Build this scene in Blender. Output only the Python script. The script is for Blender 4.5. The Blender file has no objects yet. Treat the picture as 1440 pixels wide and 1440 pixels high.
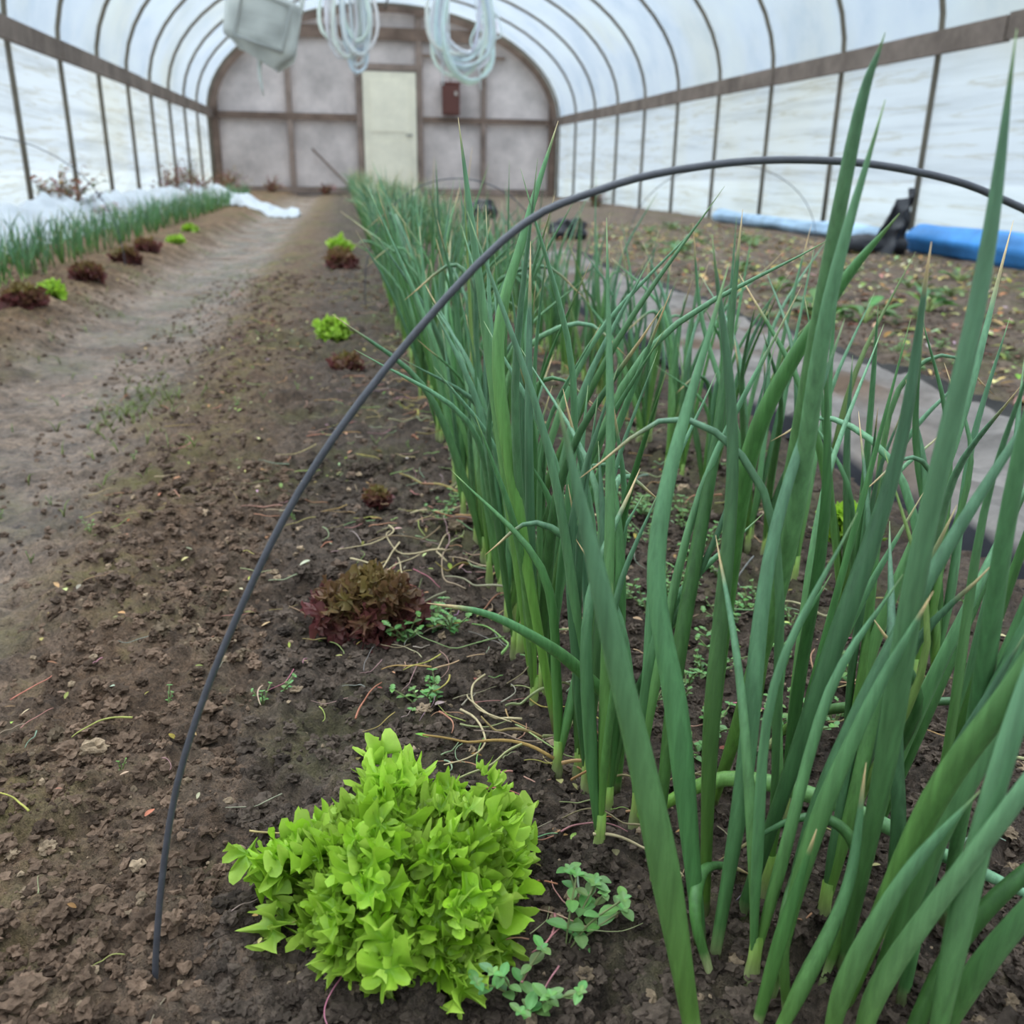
import bpy, math, random
from mathutils import Vector, Matrix, noise
R=random.Random(7)
def lin(c):
    return tuple(((v/255)/12.92 if v/255<=.04045 else ((v/255+.055)/1.055)**2.4) for v in c)
def mixc(a,b,t):
    t=max(0,min(1,t)); return tuple(a[i]*(1-t)+b[i]*t for i in range(3))
COL=bpy.context.scene.collection
# ---------------------------------------------------------------- mesh builder
class MB:
    def __init__(s): s.v=[]; s.f=[]; s.c=[]
    def add(s,verts,faces,cols):
        o=len(s.v); s.v.extend(verts); s.c.extend(cols)
        s.f.extend([tuple(i+o for i in f) for f in faces])
    def grid(s,P,C,nu,nv):
        F=[]
        for i in range(nu-1):
            for j in range(nv-1):
                a=i*nv+j; F.append((a,a+1,a+nv+1,a+nv))
        s.add(P,F,C)
    def box(s,c,sz,col,rz=0):
        x,y,z=[k/2 for k in sz]; cs,sn=math.cos(rz),math.sin(rz)
        V=[]
        for dx in(-x,x):
            for dy in(-y,y):
                for dz in(-z,z): V.append((c[0]+dx*cs-dy*sn,c[1]+dx*sn+dy*cs,c[2]+dz))
        s.add(V,[(0,1,3,2),(4,6,7,5),(0,4,5,1),(2,3,7,6),(0,2,6,4),(1,5,7,3)],[col]*8)
    def tube(s,pts,rad,cols,sides=8,flat=1.0):
        n=len(pts); V=[];C=[]; up=Vector((0,1,.01)).normalized(); prev=None
        for i in range(n):
            a=pts[max(0,i-1)]; b=pts[min(n-1,i+1)]
            t=(Vector(b)-Vector(a)); t=t.normalized() if t.length>1e-9 else Vector((0,0,1))
            if prev is None:
                q=up if abs(t.dot(up))<.95 else Vector((1,0,0))
                nx=(q-t*q.dot(t)).normalized()
            else:
                nx=(prev-t*prev.dot(t)); nx=nx.normalized() if nx.length>1e-6 else prev
            prev=nx; ny=t.cross(nx)
            for k in range(sides):
                an=2*math.pi*k/sides
                V.append(tuple(Vector(pts[i])+nx*(math.cos(an)*rad[i]*flat)+ny*(math.sin(an)*rad[i])))
                C.append(cols[i])
        F=[]
        for i in range(n-1):
            for k in range(sides):
                k2=(k+1)%sides
                F.append((i*sides+k,i*sides+k2,(i+1)*sides+k2,(i+1)*sides+k))
        F.append(tuple(range(sides-1,-1,-1))); F.append(tuple((n-1)*sides+k for k in range(sides)))
        s.add(V,F,C)
    def obj(s,name,mat,smooth=True,parent=None):
        me=bpy.data.meshes.new(name); me.from_pydata([tuple(v) for v in s.v],[],s.f)
        ca=me.color_attributes.new('Col','FLOAT_COLOR','POINT')
        buf=[]
        for c in s.c: buf.extend((c[0],c[1],c[2],1.0))
        ca.data.foreach_set('color',buf)
        if smooth: me.polygons.foreach_set('use_smooth',[True]*len(me.polygons))
        me.materials.append(mat); me.update()
        ob=bpy.data.objects.new(name,me); COL.objects.link(ob)
        if parent: ob.parent=parent
        return ob
def empty(name,loc=(0,0,0)):
    e=bpy.data.objects.new(name,None); e.empty_display_size=.1; COL.objects.link(e); return e
def spline(P,n):
    P=[Vector(p) for p in P]
    if len(P)==2: return [P[0].lerp(P[1],i/(n-1)) for i in range(n)]
    Q=[P[0]*2-P[1]]+P+[P[-1]*2-P[-2]]
    out=[]; m=len(P)-1
    for i in range(n):
        t=i/(n-1)*m; k=min(int(t),m-1); t-=k
        a,b,c,d=Q[k],Q[k+1],Q[k+2],Q[k+3]
        out.append(.5*((2*b)+(c-a)*t+(2*a-5*b+4*c-d)*t*t+(3*b-a-3*c+d)*t**3))
    return out
# ---------------------------------------------------------------- materials
def newmat(name):
    m=bpy.data.materials.new(name); m.use_nodes=True; nt=m.node_tree; nt.nodes.clear()
    out=nt.nodes.new('ShaderNodeOutputMaterial'); return m,nt,out
def N(nt,t,**k):
    n=nt.nodes.new(t)
    for a,b in k.items():
        if a in n.inputs: n.inputs[a].default_value=b
        else: setattr(n,a,b)
    return n
def noise_n(nt,scale,detail=4,rough=.6,vec=None):
    n=N(nt,'ShaderNodeTexNoise'); n.inputs['Scale'].default_value=scale; n.inputs['Detail'].default_value=detail; n.inputs['Roughness'].default_value=rough
    if vec is not None: nt.links.new(vec,n.inputs['Vector'])
    return n
def ramp(nt,fac,stops,interp='LINEAR'):
    r=N(nt,'ShaderNodeValToRGB'); e=r.color_ramp.elements; r.color_ramp.interpolation=interp
    while len(e)>1: e.remove(e[-1])
    e[0].position=stops[0][0]; e[0].color=(*stops[0][1],1)
    for p,c in stops[1:]:
        q=e.new(p); q.color=(*c,1)
    nt.links.new(fac,r.inputs['Fac']); return r
def mixrgb(nt,fac,a,b,mode='MIX'):
    m=N(nt,'ShaderNodeMix',data_type='RGBA',blend_type=mode)
    for sock,v in ((m.inputs[0],fac),(m.inputs[6],a),(m.inputs[7],b)):
        if hasattr(v,'node'): nt.links.new(v,sock)
        elif isinstance(v,(int,float)): sock.default_value=v
        else: sock.default_value=(*v,1)
    return m.outputs[2]
def vcol_mat(name,rough=.5,spec=.5,var=.25,nscale=60,transl=0,bump=0,bscale=200,coat=0,stretch=None):
    m,nt,out=newmat(name)
    a=N(nt,'ShaderNodeVertexColor',layer_name='Col'); tc=N(nt,'ShaderNodeTexCoord')
    vec=tc.outputs['Object']
    if stretch:
        mp=N(nt,'ShaderNodeMapping'); mp.inputs['Scale'].default_value=stretch; nt.links.new(vec,mp.inputs['Vector']); vec=mp.outputs['Vector']
    n=noise_n(nt,nscale,5,.65,vec)
    r=ramp(nt,n.outputs['Fac'],[(.3,(1-var,)*3),(.7,(1+var*.6,)*3)])
    col=mixrgb(nt,1.0,a.outputs['Color'],r.outputs['Color'],'MULTIPLY')
    p=N(nt,'ShaderNodeBsdfPrincipled'); p.inputs['Roughness'].default_value=rough; p.inputs['Specular IOR Level'].default_value=spec
    nt.links.new(col,p.inputs['Base Color'])
    if coat: p.inputs['Coat Weight'].default_value=coat
    if bump:
        bn=noise_n(nt,bscale,5,.7,vec); b=N(nt,'ShaderNodeBump'); b.inputs['Strength'].default_value=bump; b.inputs['Distance'].default_value=.002
        nt.links.new(bn.outputs['Fac'],b.inputs['Height']); nt.links.new(b.outputs['Normal'],p.inputs['Normal'])
    if transl:
        t=N(nt,'ShaderNodeBsdfTranslucent'); nt.links.new(col,t.inputs['Color'])
        mx=N(nt,'ShaderNodeMixShader'); mx.inputs[0].default_value=transl
        nt.links.new(p.outputs[0],mx.inputs[1]); nt.links.new(t.outputs[0],mx.inputs[2]); nt.links.new(mx.outputs[0],out.inputs[0])
    else: nt.links.new(p.outputs[0],out.inputs[0])
    return m
M_leaf=vcol_mat('onion_leaf',.36,.45,.32,260,.10,.25,500,stretch=(1,1,.06))
M_let=vcol_mat('lettuce_leaf',.42,.35,.15,90,.38,.25,400)
M_litter=vcol_mat('dry_litter',.8,.2,.3,80,.1,.4,300)
M_weed=vcol_mat('weed_leaf',.5,.4,.15,80,.2)
M_wire=vcol_mat('wire',.45,.5,.2,120,0,.3,600)
M_pipe=vcol_mat('galvanised_pipe',.55,.4,.25,8)
M_wood=vcol_mat('weathered_wood',.85,.2,.45,3,0,.8,30)
M_rail=vcol_mat('rail_wood',.9,.1,.4,4,0,.8,30)
M_ply=vcol_mat('plywood_panel',.85,.2,.35,1.6,0,.6,20)
M_plain=vcol_mat('painted',.6,.3,.12,3,0,.3,30)
M_plastic=vcol_mat('plastic_sheet',.5,.35,.3,7,0,.5,60)
M_fabric=vcol_mat('woven_fabric',.85,.12,.45,9,0,.5,80)
M_white=vcol_mat('white_plastic',.5,.4,.1,6,.35)
M_clod=vcol_mat('soil_clod',.9,.15,.5,150,0,1,500)

def film_mat(name,tint,trans,dirt,wall):
    m,nt,out=newmat(name)
    tc=N(nt,'ShaderNodeTexCoord')
    mp=N(nt,'ShaderNodeMapping'); mp.inputs['Scale'].default_value=(1,.25,5) if wall else (.8,.8,.8)
    nt.links.new(tc.outputs['Object'],mp.inputs['Vector'])
    n=noise_n(nt,1.6,6,.65,mp.outputs['Vector'])
    n2=noise_n(nt,.6,3,.5,tc.outputs['Object'])
    c=ramp(nt,n.outputs['Fac'],[(.35,dirt),(.5,tint),(.8,tuple(min(1,k*1.12) for k in tint))])
    warm=ramp(nt,n2.outputs['Fac'],[(.5,(1,1,1)),(.68,(1,.96,.86))])
    col=mixrgb(nt,1.0,c.outputs['Color'],warm.outputs['Color'],'MULTIPLY')
    if wall:
        mp2=N(nt,'ShaderNodeMapping'); mp2.inputs['Scale'].default_value=(1,.35,9); nt.links.new(tc.outputs['Object'],mp2.inputs['Vector'])
        n3=noise_n(nt,1.1,7,.6,mp2.outputs['Vector']); s=ramp(nt,n3.outputs['Fac'],[(.475,(1,1,1)),(.5,(.74,.67,.55)),(.525,(1,1,1))])
        col=mixrgb(nt,.75,col,s.outputs['Color'],'MULTIPLY')
    tr=N(nt,'ShaderNodeBsdfTransparent'); nt.links.new(col,tr.inputs['Color'])
    tl=N(nt,'ShaderNodeBsdfTranslucent'); nt.links.new(col,tl.inputs['Color'])
    df=N(nt,'ShaderNodeBsdfPrincipled'); nt.links.new(col,df.inputs['Base Color']); df.inputs['Roughness'].default_value=.4
    b=N(nt,'ShaderNodeBump'); b.inputs['Strength'].default_value=.5; b.inputs['Distance'].default_value=.03
    nt.links.new(n.outputs['Fac'],b.inputs['Height']); nt.links.new(b.outputs['Normal'],df.inputs['Normal']); nt.links.new(b.outputs['Normal'],tl.inputs['Normal'])
    m1=N(nt,'ShaderNodeMixShader'); m1.inputs[0].default_value=.3; nt.links.new(tl.outputs[0],m1.inputs[1]); nt.links.new(df.outputs[0],m1.inputs[2])
    m2=N(nt,'ShaderNodeMixShader'); m2.inputs[0].default_value=trans; nt.links.new(m1.outputs[0],m2.inputs[1]); nt.links.new(tr.outputs[0],m2.inputs[2])
    nt.links.new(m2.outputs[0],out.inputs[0]); return m
M_roof=film_mat('roof_film',(.80,.89,.97),.74,(.68,.79,.90),False)
M_side=film_mat('side_film',(.72,.78,.84),.25,(.57,.62,.67),True)

def soil_mat():
    m,nt,out=newmat('soil')
    g=N(nt,'ShaderNodeNewGeometry'); sx=N(nt,'ShaderNodeSeparateXYZ'); nt.links.new(g.outputs['Position'],sx.inputs[0])
    pos=g.outputs['Position']
    n1=noise_n(nt,6,6,.7,pos); n2=noise_n(nt,45,6,.75,pos); n3=noise_n(nt,2.6,5,.65,pos); n4=noise_n(nt,260,4,.8,pos)
    ad=N(nt,'ShaderNodeMath',operation='MULTIPLY_ADD'); nt.links.new(n1.outputs['Fac'],ad.inputs[0]); ad.inputs[1].default_value=.3; nt.links.new(sx.outputs['X'],ad.inputs[2])
    mr=N(nt,'ShaderNodeMapRange'); mr.inputs['From Min'].default_value=-2; mr.inputs['From Max'].default_value=3; nt.links.new(ad.outputs[0],mr.inputs['Value'])
    def X(x): return (x+.15+2)/5
    bed=lin((90,77,67)); slope=lin((118,95,76)); path=lin((134,116,102)); lb=lin((122,97,73)); rb=lin((112,96,84))
    z=ramp(nt,mr.outputs[0],[(0,lb),(X(-.95),lb),(X(-.78),path),(X(-.46),path),(X(-.26),slope),(X(-.04),bed),(X(.75),bed),(X(1.4),rb),(1,rb)])
    c2=ramp(nt,n2.outputs['Fac'],[(.32,(.34,.32,.30)),(.5,(1,1,1)),(.72,(1.6,1.52,1.42))])  # crevice shade painted into the soil colour, darkest where the bump dips
    col=mixrgb(nt,1,z.outputs['Color'],c2.outputs['Color'],'MULTIPLY')
    c4=ramp(nt,n4.outputs['Fac'],[(.36,(.45,.45,.45)),(.64,(1.4,1.4,1.4))])
    col=mixrgb(nt,.8,col,c4.outputs['Color'],'MULTIPLY')
    c1=ramp(nt,n1.outputs['Fac'],[(.35,(.56,.54,.52)),(.6,(1.25,1.23,1.2))])
    col=mixrgb(nt,1,col,c1.outputs['Color'],'MULTIPLY')
    mo=ramp(nt,n3.outputs['Fac'],[(.5,(0,0,0)),(.62,(.6,.6,.6))])
    mon=ramp(nt,n2.outputs['Fac'],[(.4,(.3,.3,.3)),(.6,(1,1,1))])
    mom=mixrgb(nt,1,mo.outputs['Color'],mon.outputs['Color'],'MULTIPLY')
    col=mixrgb(nt,mom,col,lin((90,92,46)))
    mx_=ramp(nt,mr.outputs[0],[(X(-.44),(0,0,0)),(X(-.34),(.6,.6,.6)),(X(-.22),(.6,.6,.6)),(X(-.1),(0,0,0))])
    m1_=ramp(nt,n1.outputs['Fac'],[(.49,(0,0,0)),(.6,(1,1,1))])
    mm=mixrgb(nt,1,mx_.outputs['Color'],m1_.outputs['Color'],'MULTIPLY'); mm=mixrgb(nt,1,mm,mon.outputs['Color'],'MULTIPLY')
    col=mixrgb(nt,mm,col,lin((96,94,42)))
    p=N(nt,'ShaderNodeBsdfPrincipled'); nt.links.new(col,p.inputs['Base Color'])
    wx=ramp(nt,mr.outputs[0],[(X(-.9),(0,0,0)),(X(-.72),(1,1,1)),(X(-.48),(1,1,1)),(X(-.36),(0,0,0))])
    wn=ramp(nt,n3.outputs['Fac'],[(.4,(0,0,0)),(.52,(1,1,1))])
    w=mixrgb(nt,1,wx.outputs['Color'],wn.outputs['Color'],'MULTIPLY')
    rr=N(nt,'ShaderNodeMapRange'); rr.inputs['To Min'].default_value=.9; rr.inputs['To Max'].default_value=.32; nt.links.new(w,rr.inputs['Value']); nt.links.new(rr.outputs[0],p.inputs['Roughness'])
    p.inputs['Specular IOR Level'].default_value=.3
    b=N(nt,'ShaderNodeBump'); b.inputs['Strength'].default_value=1; b.inputs['Distance'].default_value=.011; nt.links.new(n2.outputs['Fac'],b.inputs['Height'])
    b2=N(nt,'ShaderNodeBump'); b2.inputs['Strength'].default_value=1; b2.inputs['Distance'].default_value=.003; nt.links.new(n4.outputs['Fac'],b2.inputs['Height']); nt.links.new(b.outputs['Normal'],b2.inputs['Normal'])
    nt.links.new(b2.outputs['Normal'],p.inputs['Normal'])
    nt.links.new(p.outputs[0],out.inputs[0]); return m
M_soil=soil_mat()
# ---------------------------------------------------------------- ground
def sst(a,b,x):
    t=max(0,min(1,(x-a)/(b-a))); return t*t*(3-2*t)
def zbase(x,y):
    w=.05*noise.noise(Vector((3,y*.8,1)))
    x=x+w
    z=0
    z-=.05*(1-sst(-.52,-.2,x))
    z+=.085*(1-sst(-1.0,-.74,x))
    z-=.03*(sst(.72,.85,x)-sst(1.3,1.45,x))
    return z
def zg(x,y,fine=True):
    z=zbase(x,y)
    v=Vector((x,y,0))
    z+=.012*noise.noise(v*5)+.009*noise.noise(v*17)
    path=sst(-.9,-.74,x)*(1-sst(-.58,-.34,x))
    k=1-.55*path
    if fine:
        d=noise.voronoi(v*26)[0]
        z+=k*.015*(.45-d[0])
        if y<3:
            z+=k*.0105*noise.noise(v*48+Vector((3,1,7)))
            d=noise.voronoi(v*80+Vector((9,2,0)))[0]; z+=k*.0075*(.5-d[0])
            z+=k*.005*noise.noise(v*140)
    return z
xs=[-2.2]; 
while xs[-1]<3.9:
    x=xs[-1]; xs.append(x+(.0036 if -.34<x<.5 else (.008 if -1.0<x<1.0 else .03)))
xs[-1]=3.92
ys=[-4,-3,-2,-1,-.5,0,.1]
y=.2
while y<18: ys.append(y); y+=max(.0036,.0062*y)
ys.append(18)
g=MB(); P=[]
for y in ys:
    for x in xs: P.append((x,y,zg(x,y,y<6 and y>.15)))
g.grid(P,[(0,0,0)]*len(P),len(ys),len(xs))
g.f=[tuple(reversed(f)) for f in g.f]
fl=g.obj('floor',M_soil)
def gz(x,y): return zg(x,y,True)
def gl(x,y): return zg(x,y,False)
m,nt,out=newmat('outside_grass'); n=noise_n(nt,.6,5,.6); r=ramp(nt,n.outputs['Fac'],[(.3,lin((150,155,140))),(.7,lin((200,200,195)))]); p=N(nt,'ShaderNodeBsdfPrincipled'); p.inputs['Roughness'].default_value=.9; nt.links.new(r.outputs[0],p.inputs['Base Color']); nt.links.new(p.outputs[0],out.inputs[0])
o=MB(); o.add([(-60,-60,-.15),(60,-60,-.15),(60,80,-.15),(-60,80,-.15)],[(0,1,2,3)],[(0,0,0)]*4); o.obj('ground_outside',m)
# clods
cl=MB()
t=(1+5**.5)/2
IV=[Vector(v).normalized() for v in [(-1,t,0),(1,t,0),(-1,-t,0),(1,-t,0),(0,-1,t),(0,1,t),(0,-1,-t),(0,1,-t),(t,0,-1),(t,0,1),(-t,0,-1),(-t,0,1)]]
IF=[(0,11,5),(0,5,1),(0,1,7),(0,7,10),(0,10,11),(1,5,9),(5,11,4),(11,10,2),(10,7,6),(7,1,8),(3,9,4),(3,4,2),(3,2,6),(3,6,8),(3,8,9),(4,9,5),(2,4,11),(6,2,10),(8,6,7),(9,8,1)]
def subd(V,F):
    V=list(V); mid={}; NF=[]
    def m(a,b):
        k=(min(a,b),max(a,b))
        if k not in mid: V.append(((V[a]+V[b])/2).normalized()); mid[k]=len(V)-1
        return mid[k]
    for a,b,c in F:
        x,y,z=m(a,b),m(b,c),m(c,a); NF+=[(a,x,z),(b,y,x),(c,z,y),(x,y,z)]
    return V,NF
SV,SF=subd(IV,IF)
SV2,SF2=subd(SV,SF)
def clod(mb,x,y,s,col,hi=False):
    V,F=(SV2,SF2) if hi else ((SV,SF) if s>.0025 else (IV,IF))
    off=Vector((R.random()*50,R.random()*50,R.random()*50)); z=gz(x,y)+s*.25
    sc=Vector((R.uniform(.8,1.25),R.uniform(.8,1.25),R.uniform(.6,.95)))
    P=[]
    for v in V:
        r=s*(1+.7*noise.noise(v*1.6+off)+(.6*noise.noise(v*4.5+off) if s>.003 else 0))
        P.append((x+v.x*sc.x*r,y+v.y*sc.y*r,z+v.z*sc.z*r))
    mb.add(P,F,[col]*len(P))
for i in range(28000):
    y=.27+1.2*R.random()**2.1; x=R.uniform(-.36,.6) if R.random()<.9 else R.uniform(-.7,1.0)
    dens=noise.noise(Vector((x*7,y*7,4)))
    if dens<-.25 and R.random()<.5: continue
    if x<-.3 and R.random()<.6: continue
    s=.0011+.0047*R.random()**2.8
    if R.random()<.016: s=R.uniform(.006,.0095)
    b=R.uniform(.45,1.55); c=lin((90,77,67)) if x>-.1 else lin((112,91,75))
    if R.random()<.05: c=lin((154,132,108))
    clod(cl,x,y,s,tuple(k*b for k in c),s>.0045)
for i in range(5000):
    y=R.uniform(1,4.5); x=R.choice([R.uniform(-.4,.6),R.uniform(-.6,-.2),R.uniform(-1.3,-.8),R.uniform(1.4,2.2)])
    s=R.uniform(.003,.008)*(.7 if x<-.35 else 1); b=R.uniform(.7,1.4); clod(cl,x,y,s,tuple(k*b for k in lin((110,91,77))))
cl.obj('soil_clods',M_clod,False)
# ---------------------------------------------------------------- greenhouse shell
XL,XR,CX,HZ,RZ=-2.2,3.92,.86,1.28,3.05
def prof(n=28,off=0):
    pts=[]
    for i in range(n+1):
        an=math.pi*(1-i/n); pts.append((CX+(3.06-off)*math.cos(an),HZ+(RZ-HZ-off)*math.sin(an)))
    return pts
YS,YE=-4,18.0
hoopY=[6.2+1.28*k for k in range(-7,10) if 6.2+1.28*k<17.9]
def filmgrid(prf,name,mat,flip=False):
    mb=MB(); yy=[YS+(YE-YS)*i/150 for i in range(151)]; P=[]
    for y in yy:
        ph=((y-6.2)/1.28)%1; s=.018*math.sin(math.pi*ph)
        for (x,z) in prf:
            d=Vector((CX-x,HZ*.8-z)); d=d.normalized() if d.length>.01 else Vector((0,-1))
            w=.006*noise.noise(Vector((x*2,y*3,z*2)))
            P.append((x+d.x*(s+w),y,z+d.y*(s+w)*(1 if z>HZ else 0)))
    mb.grid(P,[(1,1,1)]*len(P),len(yy),len(prf)); return mb.obj(name,mat)
filmgrid(prof(40,-.03),'ceiling',M_roof)
filmgrid([(XL-.03,z*HZ/12-.1*(z==0)) for z in range(13)],'wall_left',M_side)
filmgrid([(XR+.03,z*HZ/12-.1*(z==0)) for z in range(13)],'wall_right',M_side)
def endpoly(y,off=-.03,zb=-.1):
    p=prof(40,off); return [(XL+off,y,zb)]+[(x,y,z) for x,z in p]+[(XR-off,y,zb)]
mb=MB(); V=endpoly(YS); mb.add(V,[tuple(range(len(V)))],[(1,1,1)]*len(V)); mb.obj('wall_front',M_side,False)
mb=MB(); V=endpoly(18.03); c=lin((210,197,192)); mb.add(V,[tuple(range(len(V)))],[c]*len(V))
mb.obj('wall_back',M_ply,False)
fr=empty('greenhouse_frame')
for i,y in enumerate(hoopY+[17.93]):
    mb=MB(); pts=[(XL,y,-.03),(XL,y,.6)]+[(x,y,z) for x,z in prof(32)]+[(XR,y,.6),(XR,y,-.03)]
    c=lin((110,102,88)); mb.tube(pts,[.020]*len(pts),[c]*len(pts),8); mb.obj('hoop_%d'%(i+1),M_pipe,True,fr)
for nm,x in(('rail_left',XL+.05),('rail_right',XR-.05)):
    mb=MB()
    for k in range(7):
        y0=YS+k*3.15; mb.box((x,y0+1.57,HZ+.01*R.uniform(-1,1)),(.045,3.13,.14),lin((126,113,104)))
    mb.obj(nm,M_rail,False,fr)
mb=MB(); mb.tube([(CX,YS,RZ-.035),(CX,YE-.1,RZ-.035)],[.017]*2,[lin((110,108,104))]*2,8); mb.obj('ridge_purlin',M_pipe,True,fr)
ew=empty('end_wall_timber')
wc=lin((144,126,116)); wd=lin((124,104,92))
def ztop(x):
    q=1-((x-CX)/3.06)**2; return HZ+(RZ-HZ)*math.sqrt(max(0,q))
k=0
for x,w in((-2.12,.12),(-.85,.1),(.36,.11),(1.42,.11),(2.57,.09),(3.84,.12)):
    k+=1; mb=MB(); zt=ztop(x)-.03; mb.box((x,17.97,zt/2-.05),(w,.07,zt+.05),wc if w<.12 else wd); mb.obj('stud_%d'%k,M_wood,False,ew)
for nm,x0,x1,z,h in(('girt_left',-2.06,.30,1.27,.11),('girt_right',1.48,3.78,1.27,.09),('girt_top',-.8,2.5,2.62,.2),('door_header',.30,1.48,2.1,.1),('girt_mid_right',1.48,2.95,2.3,.05),('sill_left',-2.06,.3,.06,.1),('sill_right',1.48,3.78,.06,.1)):
    mb=MB(); mb.box(((x0+x1)/2,17.955,z),(x1-x0,.05,h),wd if 'girt' in nm else wc); mb.obj(nm,M_wood,False,ew)
mb=MB()
P=[]
for i in range(41):
    an=math.pi*(1-i/40)
    for o in(0,.11): P.append((CX+(3.05-o)*math.cos(an),17.9,HZ+(RZ-HZ-o)*math.sin(an)))
mb.grid(P,[wd]*len(P),41,2); mb.obj('arch_board',M_wood,False,ew)
mb=MB(); mb.tube([(-.5,17.9,.75),(.15,17.9,.1)],[.02,.02],[wd]*2,6); mb.obj('brace',M_wood,False,ew)
dr=empty('door_1')
mb=MB(); dc=lin((236,228,206)); mb.box((.89,17.93,1.0),(.93,.05,2.04),dc)
for z0,z1 in((.12,.9),(1.05,1.9)):
    mb.box((.89,17.9,(z0+z1)/2),(.66,.012,z1-z0),tuple(c*1.06 for c in dc))
mb.obj('door_leaf',M_plain,False,dr)
mb=MB(); 
mb.tube([(1.27,17.9,1.0),(1.27,17.86,1.0),(1.17,17.86,1.0)],[.012]*3,[lin((90,90,90))]*3,8); mb.obj('door_handle',M_pipe,True,dr)
mb=MB(); bc=lin((112,70,62)); mb.box((1.97,17.88,1.6),(.3,.14,.5),bc); mb.box((1.97,17.80,1.6),(.26,.02,.44),tuple(c*.8 for c in bc)); mb.box((2.05,17.785,1.7),(.05,.03,.07),lin((180,170,160))); mb.box((1.97,17.88,1.87),(.34,.18,.03),bc)
mb.tube([(1.97,17.9,1.85),(1.97,17.9,2.5)],[.012]*2,[wd]*2,6)
mb.obj('electrical_box',M_plain,False)
# ---------------------------------------------------------------- hanging things
def coil(name,x,y,zlo,zhi,w,n,seed,r=.015):
    rr=random.Random(seed); mb=MB(); c=lin((250,252,253))
    for i in range(n):
        ww=w*rr.uniform(.45,1.05)/2; lo=zlo+rr.uniform(0,.3)**1; ox=rr.uniform(-.05,.05); oy=rr.uniform(-.06,.06); tw=rr.uniform(-.5,.5)
        pts=[]
        for k in range(33):
            a=k/32*2*math.pi; sx=math.sin(a)*ww*(1.1-.45*math.cos(a)) ; zz=(zhi+lo)/2+(zhi-lo)/2*math.cos(a)
            pts.append((x+ox*(1-math.cos(a))+sx*math.cos(tw)*(1-.5*(1+math.cos(a))/2)+.012*math.sin(5*a+i),y+oy+sx*math.sin(tw),zz))
        mb.tube(pts,[r]*33,[tuple(v*rr.uniform(.85,1.0) for v in c)]*33,6)
    for k in range(3): mb.tube([(x-.06,y,zhi-.25-.03*k),(x,y-.03,zhi-.27-.03*k),(x+.06,y,zhi-.25-.03*k)],[.014]*3,[c]*3,6)
    mb.tube([(x,y,zhi-.05),(x,y,ztop(x)-.02)],[.006]*2,[lin((120,120,120))]*2,6)
    for e in range(5):
        q=rr.uniform(-w/3,w/3); pts=[(x+q*.3,y,zhi-.3),(x+q,y+.03,(zhi+zlo)/2),(x+q*1.1+.03,y,zlo-.08+rr.uniform(0,.3))]
        mb.tube(spline(pts,10),[.009]*10,[c]*10,5)
    return mb.obj(name,M_white)
coil('hanging_drip_hose_coil',.14,10.3,1.33,2.75,.46,12,1,.018)
coil('hanging_drip_hose_coil',1.26,10.3,1.25,2.75,.66,13,2,.018)
coil('hanging_drip_hose_coil',2.05,14.1,1.95,2.6,.3,4,5,.012)
def jug(name,x,y,z0,z1,w):
    mb=MB(); c=lin((226,228,222)); P=[];C=[]
    n=14;m=24
    for i in range(n+1):
        t=i/n; z=z0+(z1-z0)*t
        wr=w/2*(min(1,(.55+2.8*t)) if t<.16 else (1 if t<.74 else max(.14,1-(t-.74)/.26*.86)))
        for j in range(m+1):
            a=2*math.pi*j/m; e=.5
            cx=math.copysign(abs(math.cos(a))**e,math.cos(a)); sy=math.copysign(abs(math.sin(a))**e,math.sin(a))
            P.append((x+wr*cx+.22*(t-.5)*w,y+wr*.45*sy,z-.16*w*cx+.03*noise.noise(Vector((a,t*5,2))))); C.append(tuple(v*(.8+.5*noise.noise(Vector((cx*2,sy*2,t*4)))) for v in c))
    mb.grid(P,C,n+1,m+1)
    mb.tube(spline([(x+.1*w,y,z1),(x+.36*w,y,z1+.01),(x+.56*w,y,z0+(z1-z0)*.8),(x+.52*w,y,z0+(z1-z0)*.55)],12),[.022]*12,[c]*12,8)
    mb.tube([(x+.1*w,y,z1-.02),(x+.1*w,y,z1+.05)],[.045,.045],[lin((160,160,160))]*2,12)
    mb.tube([(x+.1*w,y,z1+.05),(x+.05,y,ztop(x)-.02)],[.006]*2,[lin((90,90,90))]*2,5)
    fx=[(-.33,.2),(.33,.12),(.36,.66),(-.28,.74)]
    ring=[(x+a*w+.22*(b-.5)*w,y-.235*w,z0+(z1-z0)*b-.16*w*a) for a,b in fx]; ring.append(ring[0]); ring.append(ring[1])
    mb.tube(ring,[.016]*6,[tuple(v*.7 for v in c)]*6,6)
    mb.tube(spline([(x-.04,y,z0+.05),(x-.06,y,z0-.1),(x-.04,y,z0-.28)],6),[.03,.024,.02,.018,.014,.006],[c]*6,6)
    return mb.obj(name,M_white)
jug('hanging_plastic_jug',-.58,8.76,1.28,1.92,.58)
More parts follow.
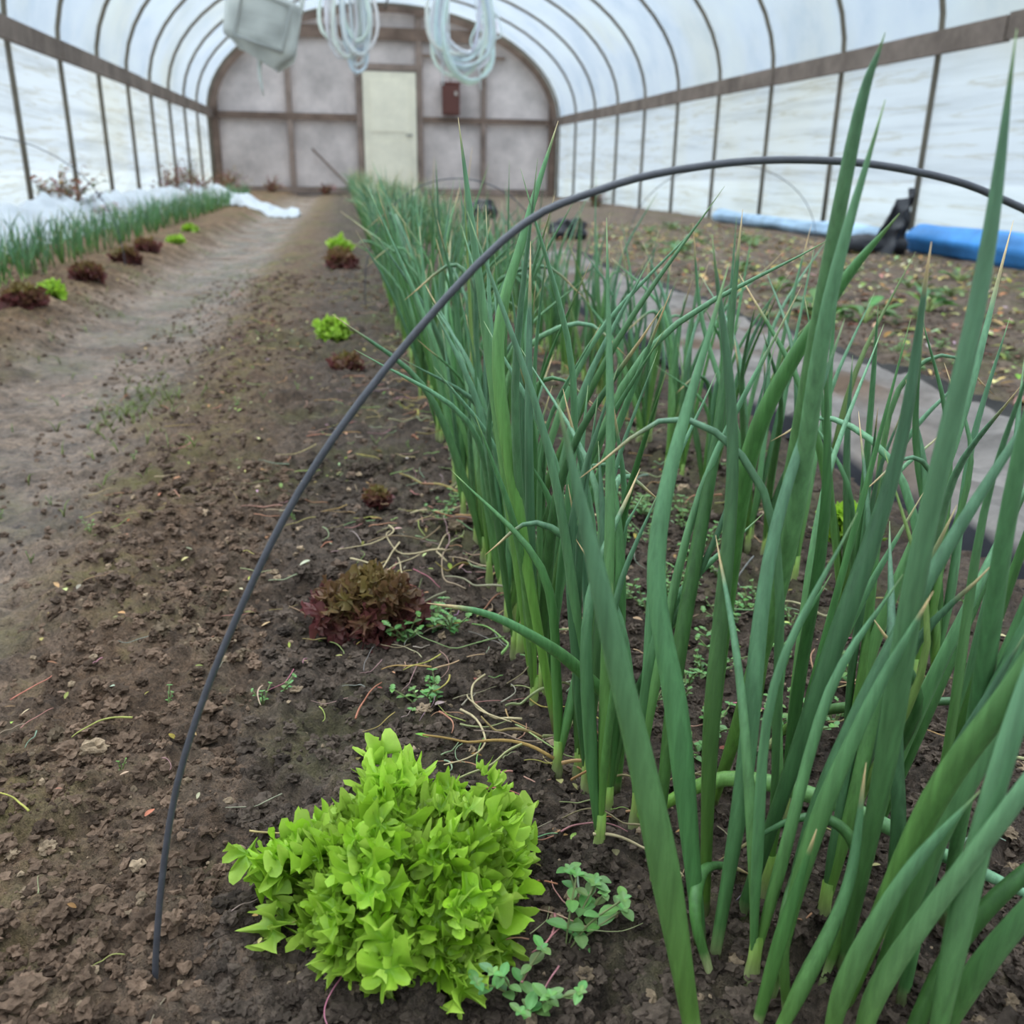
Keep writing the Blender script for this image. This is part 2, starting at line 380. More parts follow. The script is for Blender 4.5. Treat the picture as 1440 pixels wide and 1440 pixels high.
# ---------------------------------------------------------------- wire hoops
def wirehoop(name,pts,r):
    mb=MB(); q=spline(pts,90); mb.tube(q,[r]*90,[lin((84,84,90))]*90,10); return mb.obj(name,M_wire)
half=[(-.130,.449,-.06),(-.130,.449,.0),(-.1035,.449,.1316),(-.0566,.449,.2447),(-.0056,.449,.330),(.0713,.449,.4165),(.1221,.449,.4426),(.1742,.449,.4538),(.2235,.449,.4569)]
pts=half+[(.447-x,y,z) for x,y,z in reversed(half[:-1])]
wirehoop('wire_row_cover_hoop',pts,.0019)
def arch(x0,x1,y,h):
    P=[(x0,y,-.05)]
    for i in range(17):
        a=math.pi*(1-i/16); P.append(((x0+x1)/2+(x1-x0)/2*math.cos(a),y+.02*math.sin(a),h*math.sin(a)**.8))
    P.append((x1,y,-.05)); return P
wirehoop('wire_row_cover_hoop',arch(.06,.72,3.3,.42),.002)
wirehoop('wire_row_cover_hoop',arch(-2.0,-.95,4.4,.55),.002)
wirehoop('wire_row_cover_hoop',arch(1.5,2.6,5.0,.5),.002)
# ---------------------------------------------------------------- onions
GA=lin((122,164,60)); GB=lin((86,136,74)); GC=lin((122,166,130)); WH=lin((200,208,146)); YG=lin((150,178,86)); BR=lin((222,190,140)); YL=lin((180,178,92))
def leaf(mb,pts,r,rr,n=16,sides=8,brown=None,base_w=True,z0c=.05,hero=False):
    q=spline(pts,n); L=n-1
    a=mixc(GA,GB,rr.random()); b=mixc(GB,GC,rr.random()**.8); br=rr.uniform(.58,1.2)
    if rr.random()<.04 and not hero: a=mixc(a,YL,.25); b=mixc(b,YL,.35)
    rad=[];cols=[]; wob=rr.uniform(0,6)
    for i in range(n):
        t=i/L
        k=(.62+.38*min(1,t/.3)) if t<.3 else max(.03,(1-((t-.3)/.7)**1.7)**.85 if t<1 else .03)
        rad.append(r*k*(1+.05*math.sin(t*14+wob)))
        c=mixc(a,b,t*1.3); c=tuple(v*br for v in c)
        if base_w and q[i].z<z0c: c=mixc(WH,c,.4+(q[i].z-.005)/z0c)
        if t>.93: c=mixc(c,YL,(t-.93)*6)
        if brown and t>1-brown: c=mixc(c,BR,(t-(1-brown))/brown*2.2)
        cols.append(c)
    mb.tube(q,rad,cols,sides,.9)
def plant(mb,x,y,h,rr,lean=(0,0),lod=0,r=.0055,spread=.24,maxl=5):
    z=gl(x,y)-.006; nl=rr.randint(max(2,maxl-2),maxl); n=(16,10,6)[lod]; sides=(8,6,4)[lod]
    th0=rr.uniform(0,6.28)
    sh=h*rr.uniform(.06,.1)
    lx,ly=lean[0]*.15,lean[1]*.15
    if lod<2:
        mb.tube([(x,y,z-.01),(x,y,z+.008),(x+lx*sh,y+ly*sh,z+sh*.6),(x+lx*sh,y+ly*sh,z+sh*1.15)],[r*.75,r*1.1,r*.85,r*.8],[tuple(v*.4 for v in WH),tuple(v*.7 for v in WH),mixc(WH,YG,.8),mixc(YG,GA,.8)],sides)
    for k in range(nl):
        th=th0+k*2.4+rr.uniform(-.4,.4); sp=spread*rr.uniform(.25,1.25)*(1 if k else .3); L=h*rr.uniform(.55,1.05)
        dx=math.cos(th)*sp+lean[0]; dy=math.sin(th)*sp*.9+lean[1]
        cv=rr.uniform(-.2,.5)
        b0=Vector((x+lx*sh,y+ly*sh,z+sh*.5)); wx,wy=rr.gauss(0,.012),rr.gauss(0,.012)
        p1=b0+Vector((dx*.12*L+wx*.5,dy*.12*L,L*.25)); p2=b0+Vector((dx*.45*L+wx,dy*.45*L+wy,L*.6)); p3=b0+Vector((dx*(1+cv)*.95*L,dy*(1+cv)*.95*L,L*(.95-.25*abs(cv)-.3*sp*sp)))
        bw=None
        if rr.random()<.45: bw=rr.uniform(.05,.14)
        pp=[b0,p1,p2,p3]
        if rr.random()<.045:
            s_=1 if dx>0 else -1; e=p2+Vector((s_*.05*L+dx*.6*L,dy*.6*L,L*.12)); pp=[b0,p1,p2,e,e+Vector((s_*.14*L,dy*.3*L,-.10*L))]; bw=.16
        leaf(mb,pp,r*rr.uniform(.6,1.15),rr,n,sides,bw,lod<2,.03+z)
def row(name,x0,ys,h,seed,k=(3,4),spread=.24,r=.0055,jit=.02,maxl=5,extra=()):
    rr=random.Random(seed); mb=MB()
    for y in ys:
        for j in range(rr.randint(*k)):
            lod=0 if y<1.6 else (1 if y<4 else 2)
            px=x0(y)+rr.uniform(-jit,jit); py=y+rr.uniform(-jit,jit)
            plant(mb,px,py,h*rr.uniform(.78,1.08),rr,(rr.uniform(-.1,.1),rr.uniform(-.1,.1)),lod,r,spread,maxl)
    for P_,r_,b_ in extra: leaf(mb,P_,r_,rr,24,12,b_,True,.03,True)
    return mb.obj(name,M_leaf)
def steps(a,b,s): 
    o=[];y=a
    while y<b: o.append(y); y+=s
    return o
row('green_onion_row',lambda y:.162,steps(.62,1.6,.08)+steps(1.6,4,.10)+steps(4,14,.14),.47,11,(3,4),.28,.0045,.020,4,
 (([(.155,.74,0),(.128,.742,.2),(.105,.746,.36),(.088,.75,.4865)],.0052,.05),([(.16,.66,0),(.13,.67,.17),(.109,.68,.32),(.130,.69,.41),(.154,.70,.4834)],.0052,.05)))
row('green_onion_row',lambda y:.515,steps(.68,2.0,.12)+steps(2.0,4,.13)+steps(4,14,.16),.42,12,(2,4),.29,.0045,.022,4)
row('green_onion_row',lambda y:-1.2,steps(1.2,4,.09)+steps(4,13,.12),.25,13,(2,3),.25,.0036,.03,4)
row('green_onion_row',lambda y:-1.40,steps(1.6,4,.1)+steps(4,13,.13),.25,14,(2,3),.25,.0036,.03,4)
rr=random.Random(3); mb=MB()
LV=[([(.172,.35,.0),(.1444,.36,.1266),(.115,.37,.245),(.087,.38,.358)],.0076,None),
([(.183,.40,.0),(.16,.395,.09),(.1378,.39,.179)],.0046,.14),
([(.200,.42,.0),(.178,.435,.15),(.1623,.45,.2604),(.1967,.47,.4064)],.0068,None),
([(.257,.55,0),(.254,.5,.14),(.2465,.46,.2607),(.2286,.42,.391),(.2313,.40,.481)],.0062,None),
([(.258,.56,.0),(.243,.53,.17),(.2356,.5,.3006),(.2573,.47,.3879),(.2769,.45,.4327)],.0060,None),
([(.272,.53,.0),(.2504,.48,.2528),(.2293,.42,.4584),(.2269,.40,.5068)],.0045,None),
([(.274,.385,.0),(.268,.37,.15),(.2588,.36,.2771),(.2569,.35,.4091),(.2445,.34,.5013)],.0060,None),
([(.228,.43,0),(.262,.43,.18),(.2849,.43,.307),(.2775,.42,.421)],.0057,.07),
([(.36,.41,0),(.33,.385,.17),(.3007,.36,.3382),(.31,.35,.45)],.0054,None),
([(.2606,.36,0),(.2658,.33,.1575),(.2748,.30,.2532),(.29,.27,.36),(.305,.25,.44)],.0066,None),
([(.285,.31,0),(.272,.30,.13),(.268,.29,.2495),(.28,.28,.40)],.0060,None),
([(.255,.33,0),(.2537,.32,.0665),(.2693,.28,.211),(.29,.25,.33)],.0056,None),
([(.19,.575,.0),(.1824,.56,.0746),(.145,.54,.13),(.1085,.52,.1683),(.0745,.51,.1925),(.0387,.50,.2065)],.0045,.14),
([(.19,.52,.02),(.2423,.5,.0589),(.30,.455,.066),(.3425,.42,.0556),(.393,.39,.039),(.43,.37,.02)],.0062,None),
([(.26,.38,0),(.277,.388,.06),(.2729,.40,.0913),(.2463,.41,.0962),(.205,.42,.0626)],.0038,.12),
([(.33,.62,.0),(.3549,.6,.035),(.3923,.55,.0738),(.4628,.5,.1014),(.52,.47,.11)],.0045,None),
([(.205,.41,0),(.215,.42,.12),(.225,.44,.26),(.255,.45,.38)],.0054,None),
([(.21,.44,0),(.205,.45,.14),(.21,.47,.3),(.19,.48,.42)],.0050,None),
([(.185,.47,0),(.20,.50,.15),(.225,.53,.3),(.24,.56,.43)],.0050,.06),
([(.24,.40,0),(.255,.40,.12),(.29,.395,.25),(.345,.39,.38)],.0055,None),
([(.27,.35,0),(.285,.345,.12),(.315,.335,.24),(.35,.32,.36)],.0060,None),
([(.225,.375,0),(.232,.37,.11),(.245,.36,.2),(.262,.35,.27)],.0050,.08),
([(.30,.36,0),(.31,.37,.12),(.335,.37,.24),(.37,.36,.36)],.0054,None),
([(.21,.36,0),(.215,.355,.07),(.222,.35,.14)],.0042,.1),
([(.30,.33,0),(.30,.31,.08),(.315,.285,.17),(.34,.26,.25)],.0064,None),
([(.27,.32,0),(.30,.33,.07),(.335,.33,.12),(.38,.33,.15)],.0055,None),
([(.24,.335,0),(.236,.325,.06),(.245,.31,.14),(.262,.295,.2)],.0054,None),
([(.21,.345,0),(.225,.345,.04),(.245,.35,.10),(.25,.36,.17)],.0046,.1),
([(.20,.40,0),(.19,.41,.03),(.20,.43,.045),(.225,.45,.03),(.25,.46,.01)],.0040,.2),
([(.23,.36,0),(.225,.37,.05),(.24,.39,.075),(.26,.42,.05),(.275,.44,.02)],.004,None),
]
for P_,r_,b_ in LV:
    g0=gl(P_[0][0],P_[0][1]); P_=[(x,y,z+(g0-.006)*(1 if i==0 else 0)) for i,(x,y,z) in enumerate(P_)]
    leaf(mb,P_,r_,rr,26,14,b_,True,.010,True)
for (x,y,h,le) in((.165,.575,.45,(-.02,.05)),(.175,.55,.40,(.08,0)),(.155,.50,.42,(.02,.1)),(.30,.52,.42,(.1,0)),(.34,.47,.40,(.15,.05)),(.37,.56,.43,(.05,0)),(.42,.50,.4,(.1,.05)),(.31,.40,.38,(.12,0)),(.36,.44,.42,(.1,-.05)),(.25,.44,.40,(.1,.1)),(.22,.39,.36,(.08,.0)),(.19,.53,.4,(.1,.05)),(.28,.42,.36,(.15,.1))):
    plant(mb,x,y,h,rr,le,0,.0047,.23,4)
mb.obj('green_onion_clump',M_leaf)
# ---------------------------------------------------------------- lettuces
def blade(mb,org,az,el,L,W,rr,c0,c1):
    ca,sa=math.cos(az),math.sin(az); P=[];C=[]
    for i in range(7):
        t=i/6; w=W*(.25+.75*math.sin(min(1,t*1.1)*math.pi/2)); f=L*t; e=el-.35*t
        for j in range(9):
            s=j/4-1; up=math.sin(e)*f+.18*w*s*s+.06*L*t*math.sin(5*s+az); fw=math.cos(e)*f-.1*w*s*s
            P.append((org[0]+fw*ca-s*w*sa,org[1]+fw*sa+s*w*ca,org[2]+max(.002,up))); C.append(mixc(c0,c1,t))
    mb.grid(P,C,7,9)
def frill(mb,c,nrm,s,rr,ci,co,lob=.22,nt=34,nr=5,fold=1.0,crisp=False):
    n=Vector(nrm).normalized(); a=n.orthogonal().normalized(); an=rr.uniform(0,6.28); b=n.cross(a)
    a,b=a*math.cos(an)+b*math.sin(an),b*math.cos(an)-a*math.sin(an)
    k1=rr.choice([2,3,3]); k2=rr.choice([5,6,7]); k3=rr.choice([10,11,12,13]); p=[rr.uniform(0,6.28) for _ in range(5)]
    V=[tuple(c)];C=[ci]; br=rr.uniform(.85,1.15)
    A=(.28,.34,.20) if crisp else (.42,.30,.14)
    for i in range(1,nr+1):
        q=i/nr
        for j in range(nt):
            t=2*math.pi*j/nt
            rad=s*q*(1+q*q*(lob*math.sin(k2*t+p[0])+lob*1.0*math.sin(k3*t+p[1])+.15*math.sin(k1*t+p[4])))
            h=s*fold*(q*q*(A[0]*math.sin(k1*t+p[2])+A[1]*math.sin(k2*t+p[3]))+q**3*A[2]*math.sin(k3*t+p[0])+.25*q*q)
            tt=t+.14*q*math.sin(k2*t+p[1])
            v=Vector(c)+a*(rad*math.cos(tt))+b*(rad*math.sin(tt))+n*h
            V.append(tuple(v)); cc=mixc(ci,co,q**1.3*(.8)+.4*(h/s-.1)); C.append(tuple(x*br for x in cc))
    F=[(0,1+j,1+(j+1)%nt) for j in range(nt)]
    for i in range(nr-1):
        for j in range(nt):
            o=1+i*nt; F.append((o+j,o+nt+j,o+nt+(j+1)%nt,o+(j+1)%nt))
    mb.add(V,F,C)
def lettuce(name,x,y,s,kind,seed,hi=True,hgt=1.0):
    rr=random.Random(seed); mb=MB(); z=gl(x,y)
    green=kind=='g'
    c0=lin((190,210,130)) if green else lin((120,110,70)); c1=lin((96,150,28)) if green else lin((88,52,46))
    for i in range(26 if hi else 10):
        blade(mb,(x,y,z),i*2.399,.25+1.1*(i/26 if hi else i/10),s*.66,s*.3,rr,c0,c1)
    n=((680 if green else 430) if hi else 70); fs=s*(.138 if green else .16) if hi else s*.34
    for i in range(n):
        u=(i+.5)/n; el=math.asin(min(1,u**.9)); az=i*2.39996
        d=Vector((math.cos(az)*math.cos(el),math.sin(az)*math.cos(el),math.sin(el)))
        # leaf lobes make the outline irregular, with gaps between leaves
        lobe=.82+.34*noise.noise(d*2.1+Vector((seed,0,0)))+(.42 if green else .26)*noise.noise(d*4.4+Vector((0,seed,0)))
        tier=rr.choice([.72,.86,1.0,1.06] if green else [.78,.9,1.0]); rad=s*lobe*tier
        c=Vector((x,y,z+.006))+Vector((d.x*rad,d.y*rad,d.z*rad*hgt))
        if c.z<z+.004: c.z=z+.004+rr.random()*.006
        nrm=Vector((d.x+rr.gauss(0,.5),d.y+rr.gauss(0,.5),d.z+.35+rr.gauss(0,.45)))
        k=noise.noise(d*3+Vector((5,seed,0)))
        if green:
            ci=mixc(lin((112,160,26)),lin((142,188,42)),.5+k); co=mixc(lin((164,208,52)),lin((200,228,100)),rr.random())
            sh=max(.55,min(1,(lobe-.5)*2.2)); ci=tuple(v*sh for v in ci); co=tuple(v*(.4+.6*sh) for v in co)  # shade in the hollows between lobes, painted into the frill colours
            if tier<.8: ci=tuple(v*.5 for v in ci); co=tuple(v*.6 for v in co)  # inner tiers painted darker to suggest depth shade
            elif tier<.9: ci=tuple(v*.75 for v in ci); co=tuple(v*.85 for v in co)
        else:
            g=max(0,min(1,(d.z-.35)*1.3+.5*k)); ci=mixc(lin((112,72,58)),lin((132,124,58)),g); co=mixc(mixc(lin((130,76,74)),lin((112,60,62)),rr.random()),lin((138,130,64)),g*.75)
            if tier<.85: ci=tuple(v*.7 for v in ci); co=tuple(v*.75 for v in co)  # depth shade painted into the inner red frills too
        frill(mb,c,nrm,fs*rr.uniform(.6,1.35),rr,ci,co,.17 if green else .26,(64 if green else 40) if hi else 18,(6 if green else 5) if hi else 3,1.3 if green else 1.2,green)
    mb.tube([(x,y,z-.01),(x,y,z+.02)],[s*.12,s*.1],[lin((190,200,140))]*2,8)
    return mb.obj(name,M_let)
lettuce('green_leaf_lettuce',.018,.478,.082,'g',21,True,.90)
lettuce('red_leaf_lettuce',.006,.885,.057,'r',22,True,1.05)
for x,y,s,k in((.03,1.27,.020,'r'),(-.01,2.2,.035,'r'),(-.041,2.65,.043,'g'),(-.02,4.6,.075,'r'),(-.03,5.6,.06,'g'),(.64,1.04,.035,'g')):
    lettuce('%s_leaf_lettuce'%('red' if k=='r' else 'green'),x,y,s,k,int(y*100),False)
for i,(y,k) in enumerate(((3.1,'r'),(3.35,'g'),(3.85,'r'),(4.5,'r'),(5.1,'r'),(5.8,'g'),(6.6,'g'))):
    lettuce('%s_leaf_lettuce'%('red' if k=='r' else 'green'),-.975+.02*math.sin(i*3),y,.062 if k=='r' else .045,k,40+i,False,.8)
# ---------------------------------------------------------------- weeds
def ovleaf(mb,p,az,el,L,W,col):
    ca,sa=math.cos(az),math.sin(az); P=[];C=[]
    for i in range(6):
        t=i/5; w=W*math.sin(math.pi*min(1,t*.93+.04))**.75*.5*(1.1-.3*t); f=L*t
        for s in(-1,-.5,0,.5,1):
            up=math.sin(el)*f+abs(s)*w*.35-.3*L*t*t*.5; fw=math.cos(el)*f; ly=s*w
            P.append((p[0]+fw*ca-ly*sa,p[1]+fw*sa+ly*ca,p[2]+up)); C.append(tuple(c*(1.12 if s==0 else 1) for c in col))
    mb.grid(P,C,6,5)
def chick(mb,x,y,s,rr,n=5,col=None):
    col=col or lin((110,150,84))
    for k in range(n):
        az=rr.uniform(0,6.28); L=s*rr.uniform(.5,1.1); z=gz(x,y)+.002; e=rr.uniform(.3,1.2)
        pts=spline([(x,y,z-.005),(x+math.cos(az)*L*.4*math.cos(e),y+math.sin(az)*L*.4*math.cos(e),z+L*.5*math.sin(e)),(x+math.cos(az)*L*math.cos(e),y+math.sin(az)*L*math.cos(e),z+L*.8*math.sin(e)+.006)],7)
        mb.tube(pts,[.0007]*7,[lin((130,140,90))]*7,5)
        for i in(2,4,6):
            a2=az+(math.pi/2 if i!=4 else .3)
            for q in(0,math.pi):
                c=tuple(v*rr.uniform(.8,1.2) for v in col); LL=min(.012,s*.22)*(1.2 if i<6 else .95)*rr.uniform(.8,1.2)
                ovleaf(mb,pts[i],a2+q,rr.uniform(.1,.5),LL,LL*.62,c)
        for q in range(4): 
            c=tuple(v*rr.uniform(.9,1.25) for v in col); ovleaf(mb,pts[6],q*1.57+az,.5,s*.11,s*.08,c)
rr=random.Random(5); mb=MB()
for x,y,s,n in((.078,.40,.042,3),(.115,.43,.05,4),(.09,.385,.04,3),(.13,.445,.045,3),(.05,.71,.032,5),(.065,.73,.025,4),(-.075,.76,.02,2),(.045,.84,.035,7),(.075,.86,.035,7),(.09,.83,.03,5),(.06,.88,.03,6),(-.09,.74,.015,3),(-.17,.74,.012,2),(.11,1.15,.03,5),(.13,1.22,.03,5),(-.18,.40,.012,2),(.36,.62,.04,6)):
    chick(mb,x,y,s,rr,n)
for i in range(70): chick(mb,rr.uniform(.25,.46),rr.uniform(.6,1.3),rr.uniform(.015,.035),rr,4)
for i in range(26): chick(mb,rr.uniform(.2,.7),rr.uniform(.5,1.6),rr.uniform(.02,.03),rr,4)
for i in range(16): chick(mb,rr.uniform(1.4,1.9),rr.uniform(1.6,3),rr.uniform(.03,.06),rr,5)
for i in range(30): chick(mb,rr.choice([rr.uniform(-.4,.1),rr.uniform(-.7,-.4)]),rr.uniform(.5,3),rr.uniform(.008,.02),rr,2,lin((120,160,76)))
mb.obj('chickweed',M_weed)
mb=MB()
for i in range(130):
    cx,cy=(rr.gauss(-.45,.05),rr.gauss(2.0,.14)) if i<50 else (rr.uniform(-.9,-.25),rr.uniform(1.2,5))
    for k in range(3):
        a=rr.uniform(0,6.28); L=rr.uniform(.012,.035); z=gz(cx,cy)
        P=[(cx,cy,z-.002),(cx+math.cos(a)*L*.3,cy+math.sin(a)*L*.3,z+L*.6),(cx+math.cos(a)*L*.9,cy+math.sin(a)*L*.9,z+L*.8)]
        mb.tube(spline(P,5),[.001,.001,.0009,.0006,.0002],[lin((130,140,80))]*5,4)
mb.obj('path_grass',M_weed)
# ---------------------------------------------------------------- straw, roots, litter
mb=MB(); rr=random.Random(9)
def strand(mb,x,y,L,r,col,h=.004,curv=1.2,fl=1.0):
    a=rr.uniform(0,6.28); pts=[]; px,py=x,y; da=rr.uniform(-curv,curv)*.35; k0=rr.uniform(0,2)
    for i in range(7):
        pts.append((px,py,gl(px,py)+.006+h*(.5+.6*abs(math.sin(i*.7+k0)))+r)); a+=da+rr.uniform(-curv,curv)*.15; px+=math.cos(a)*L/6; py+=math.sin(a)*L/6
    mb.tube(spline(pts,16),[r*(1-.5*i/15) for i in range(16)],[col]*16,5,fl)
for i in range(400):
    x=rr.gauss(.09,.09) if i<260 else rr.uniform(-.35,.6); y=rr.uniform(.42,2.0) if i%3 else rr.uniform(.4,1.2)
    strand(mb,x,y,rr.uniform(.010,.055),rr.uniform(.0004,.0010),tuple(v*rr.uniform(.4,1.0) for v in lin((206,182,142))),.003,.8)
for x,y,L in((-.01,1.02,.16),(.05,1.05,.14),(.1,.98,.12),(.02,.95,.12),(.08,.68,.1),(.11,.74,.1),(.06,.92,.1),(.13,.66,.07),(.15,.5,.07),(.07,1.15,.14),(.04,1.12,.12),(.11,1.02,.13)):
    strand(mb,x,y,L,.0012,lin((206,186,146)),.007,1.1)
for i in range(130):
    x=rr.choice([.14,.14,.50])+rr.gauss(0,.035); y=rr.uniform(.5,2.6)
    strand(mb,x,y,rr.uniform(.04,.12),rr.uniform(.001,.0022),tuple(v*rr.uniform(.5,1.0) for v in rr.choice([lin((212,190,146)),lin((184,150,110)),lin((200,190,150))])),.012,1.3,.5)
for i in range(110): strand(mb,rr.uniform(-1.3,-.3),rr.uniform(.7,5),rr.uniform(.02,.08),.0010,tuple(v*rr.uniform(.5,1) for v in lin((184,154,112))),.003,.6)
for i in range(80): strand(mb,rr.uniform(-.35,.1),rr.uniform(1.2,5),rr.uniform(.03,.09),.0011,tuple(v*rr.uniform(.5,1) for v in lin((188,162,118))),.003,.6)
mb.obj('straw_litter',M_litter)
mb=MB()
for i in range(5800):
    if i<3800: x,y=rr.uniform(1.40,3.4),rr.uniform(1.5,8.5)
    elif i<4100: x,y=rr.uniform(-1.3,-.75),rr.uniform(2.5,9)
    elif i<4450: x,y=rr.uniform(-.8,-.2),rr.uniform(2,9)
    else: x,y=rr.uniform(-.35,.7),rr.uniform(.45,5)
    c=rr.choice([lin((214,196,130)),lin((196,160,112)),lin((160,122,82)),lin((160,172,88)),lin((226,214,170))])
    s=rr.uniform(.02,.05) if x>1 else rr.uniform(.005,.013)
    ovleaf(mb,(x,y,gz(x,y)+.003+.006*rr.random()),rr.uniform(0,6.28),rr.uniform(-.2,.6),s,s*rr.uniform(.25,.6),tuple(v*rr.uniform(.45,.95) for v in c))
mb.obj('dead_leaf_litter',M_litter)
def rosette(name,x,y,s,seed):
    rr=random.Random(seed); mb=MB(); z=gl(x,y)
    for k in range(9):
        az=rr.uniform(0,6.28); e=rr.uniform(.4,1.2); L=s*rr.uniform(.4,.7); q=(x+math.cos(az)*L*math.cos(e),y+math.sin(az)*L*math.cos(e),z+L*math.sin(e))
        mb.tube(spline([(x,y,z-.005),((x+q[0])/2,(y+q[1])/2,z+L*.6*math.sin(e)),q],5),[.003]*5,[lin((150,170,100))]*5,5)
        ovleaf(mb,q,az,rr.uniform(-.1,.6),s*.75,s*.5,tuple(v*rr.uniform(.6,1.1) for v in lin((98,134,72))))
    return mb.obj(name,M_weed)
for i in range(30): rosette('radish_plant',R.uniform(1.5,2.9),R.uniform(2.0,8),R.uniform(.05,.10),60+i)
# ---------------------------------------------------------------- landscape fabric on path
mb=MB(); P=[];C=[]
nu,nv=190,34
for i in range(nu):
    y=.55+i/(nu-1)*5.2
    for j in range(nv):
        t=j/(nv-1); x=.80+.57*t+.03*noise.noise(Vector((1,y*2,t)))
        z=gl(x,y)+.024+.026*noise.noise(Vector((x*6,y*2.2,3)))+.020*noise.noise(Vector((x*16,y*5,3)))+.008*noise.noise(Vector((x*40,y*20,3)))
        c=lin((120,113,108)); d=noise.noise(Vector((x*4,y*3,9))); c=mixc(c,lin((98,80,66)),max(0,d*1.8))
        if t<.09: z-=.025*(1-t/.09); c=lin((34,34,38))
        if t>.93: z-=.02; c=lin((56,54,52))
        P.append((x,y,max(z,gl(x,y)+.008) if .09<=t else z)); C.append(c)
mb.grid(P,C,nu,nv); mb.obj('landscape_fabric',M_fabric)
mb=MB(); P=[];C=[]; nu,nv=200,24
for i in range(nu):
    y=3.2+i/(nu-1)*9.8
    wv=.08*noise.noise(Vector((0,y*.7,5)))
    for j in range(nv):
        t=j/(nv-1); x=-2.02+wv*(1-t)+.46*t
        z=gl(x,y)+math.sin(math.pi*t)**.6*(.17+.08*noise.noise(Vector((2,y*1.3,0))))+.06*noise.noise(Vector((x*9,y*6,3)))*math.sin(math.pi*t)+.04*noise.noise(Vector((x*22,y*14,3)))*math.sin(math.pi*t)
        P.append((x,y,z)); C.append(lin((220,225,230)))
mb.grid(P,C,nu,nv); mb.obj('white_row_cover_fabric',M_white)
mb=MB(); P=[];C=[]
for i in range(60):
    for j in range(16):
        s=i/59; t=j/15; x=-1.6+1.15*s; y=11.3+.8*t-1.4*s
        P.append((x,y,gl(x,y)+.01+.20*math.sin(math.pi*t)**.7*(.7+.7*noise.noise(Vector((x*4,y*3,1))))*(1-.5*s)+.03*noise.noise(Vector((x*16,y*16,1))))); C.append(lin((220,225,230)))
mb.grid(P,C,60,16); mb.obj('white_row_cover_fabric',M_white)
def roll(name,x,y0,y1,r,col,seed):
    mb=MB(); P=[];C=[]; n=60;m=20
    for i in range(n):
        y=y0+(y1-y0)*i/(n-1)
        for j in range(m+1):
            a=2*math.pi*j/m; rr_=r*(1+.22*noise.noise(Vector((math.cos(a)*1.5,math.sin(a)*1.5,y*1.6+seed)))+.1*math.sin(a*3+y*2)*math.sin(j))
            P.append((x+rr_*1.3*math.cos(a),y,r*.85+rr_*math.sin(a))); C.append(tuple(v*(.8+.45*noise.noise(Vector((a,y*3,0)))) for v in col))
    mb.grid(P,C,n,m+1)
    for e in(0,n-1): mb.f.append(tuple(e*(m+1)+j for j in range(m)))
    return mb.obj(name,M_plastic)
roll('blue_tarp_roll',3.60,3.2,5.55,.095,lin((72,150,222)),1)
roll('blue_tarp_roll',3.70,5.75,9.2,.06,lin((170,198,222)),4)
mb=MB(); P=[];C=[]
for i in range(24):
    for j in range(24):
        s=i/23;t=j/23
        x=3.14+.18*t+.26*s*(1-.5*t); y=5.40+.05*math.sin(s*9)+.04*noise.noise(Vector((s*5,t*5,1)))+.05*t
        z=-.01+.40*t*(.75+.25*s)+.02*noise.noise(Vector((s*6,t*6,7)))
        P.append((x,y,z)); C.append(lin((50,50,54)))
mb.grid(P,C,24,24)
for k in range(2):
    P=[];C=[]
    for i in range(24):
        for j in range(14):
            a=2*math.pi*j/13; s=i/23; P.append((3.0+.42*s,5.5+.09*math.cos(a)*(1+.3*noise.noise(Vector((s*4,a,k)))),.05+.06*math.sin(a)*(1+.4*noise.noise(Vector((s*6,a,k+4)))))); C.append(lin((52,52,56)))
    mb.grid(P,C,24,14)
mb.obj('black_plastic_sheet',M_plastic)
def lump(name,x,y,s,col):
    mb=MB(); P=[]
    for v in SV2: 
        r=1+.5*noise.noise(v*2+Vector((x,y,0))); P.append((x+v.x*s*r,y+v.y*s*r*.7,gl(x,y)+s*.4+v.z*s*.7*r))
    mb.add(P,SF2,[col]*len(P)); return mb.obj(name,M_plastic,False)
lump('black_plastic_sheet',1.55,6.6,.13,lin((46,46,50))); lump('black_plastic_sheet',1.35,9.5,.16,lin((50,50,56)))
def dryweed(name,x,y,s,seed,n=60):
    rr=random.Random(seed); mb=MB()
    for k in range(n):
        az=rr.uniform(0,6.28); e=rr.uniform(.3,1.4); L=s*rr.uniform(.5,1); z=gl(x,y)
        ox,oy=rr.uniform(-.1,.2)*s,rr.uniform(-.5,.5)*s
        cx_=max(-.12,math.cos(az)*L*math.cos(e))
        pts=spline([(x+ox,y+oy,z-.01),(x+ox+cx_*.3,y+oy+math.sin(az)*L*.3*math.cos(e),z+L*.55*math.sin(e)),(x+ox+cx_,y+oy+math.sin(az)*L*math.cos(e),z+L*.9*math.sin(e))],7)
        c=tuple(v*rr.uniform(.6,1.2) for v in lin((156,124,100)))
        mb.tube(pts,[.003,.003,.0028,.0025,.002,.0015,.001],[c]*7,4)
        for i in(2,3,4,5,6): 
            for q in range(2): ovleaf(mb,pts[i],rr.uniform(-1.2,1.2),rr.uniform(-.5,.9),.045,.022,tuple(v*rr.uniform(.6,1.2) for v in c))
    return mb.obj(name,M_litter)
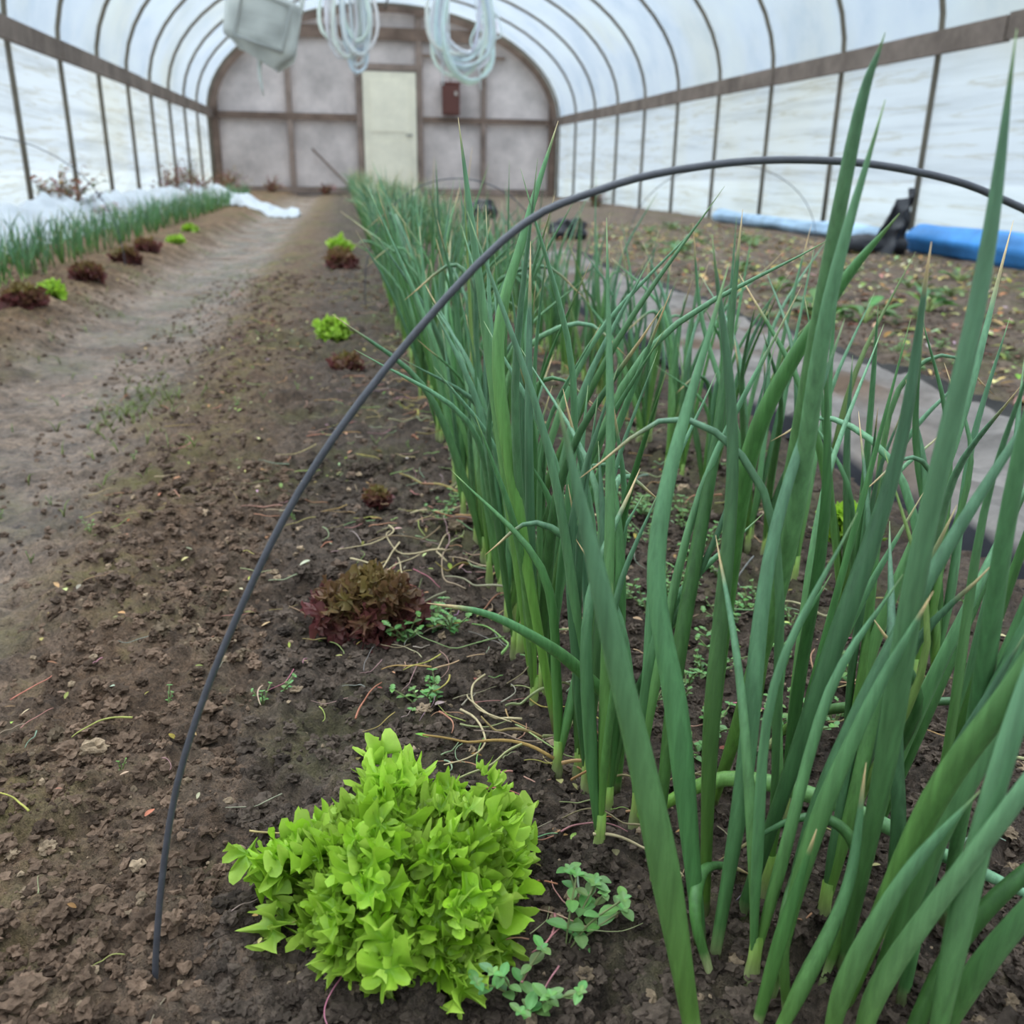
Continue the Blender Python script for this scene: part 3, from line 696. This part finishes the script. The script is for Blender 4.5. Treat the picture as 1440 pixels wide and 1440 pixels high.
for i,(x,y,s,n) in enumerate(((-1.86,6.9,.46,80),(-1.85,11.2,.5,70),(-1.85,12.6,.55,70),(-1.6,14,.45,60),(-1.2,16.8,.3,40),(-.3,17.2,.25,40),(3.4,13,.3,40))):
    dryweed('dry_weed_clump',x,y,s,80+i,n)
# ---------------------------------------------------------------- world & camera
w=bpy.data.worlds.new('overcast_sky'); bpy.context.scene.world=w; w.use_nodes=True; nt=w.node_tree; nt.nodes.clear()
out=nt.nodes.new('ShaderNodeOutputWorld'); bg=nt.nodes.new('ShaderNodeBackground'); tc=nt.nodes.new('ShaderNodeTexCoord'); sp=nt.nodes.new('ShaderNodeSeparateXYZ')
nt.links.new(tc.outputs['Generated'],sp.inputs[0])
r=ramp(nt,sp.outputs['Z'],[(0,(.24,.25,.265)),(.2,(.20,.235,.27)),(.5,(.28,.34,.41)),(.8,(1.0,1.05,1.1)),(1,(1.15,1.15,1.15))])
nt.links.new(r.outputs[0],bg.inputs['Color']); bg.inputs['Strength'].default_value=2.9; nt.links.new(bg.outputs[0],out.inputs[0])
sd=bpy.data.lights.new('hazy_sun','SUN'); sd.energy=2.4; sd.angle=math.radians(60); sd.color=(1,.99,.97); so=bpy.data.objects.new('hazy_sun',sd); so.rotation_euler=(math.radians(-22),math.radians(-24),0); COL.objects.link(so)
cd=bpy.data.cameras.new('camera'); cam=bpy.data.objects.new('camera',cd); COL.objects.link(cam); bpy.context.scene.camera=cam
cd.sensor_width=36; cd.lens=32.5; cd.clip_start=.02; cd.clip_end=200
th=math.radians(20.3); ps=math.radians(10.16); ro=math.radians(1.0)
f=Vector((math.sin(ps)*math.cos(th),math.cos(ps)*math.cos(th),-math.sin(th))); r0=Vector((math.cos(ps),-math.sin(ps),0)); u0=r0.cross(f)
r2=r0*math.cos(ro)+u0*math.sin(ro); u2=u0*math.cos(ro)-r0*math.sin(ro)
cam.matrix_world=Matrix(((r2.x,u2.x,-f.x,0),(r2.y,u2.y,-f.y,0),(r2.z,u2.z,-f.z,.45),(0,0,0,1)))
cd.dof.use_dof=True; cd.dof.focus_distance=.68; cd.dof.aperture_fstop=9.5
sc=bpy.context.scene
sc.view_settings.view_transform='Standard'; sc.view_settings.look='None'
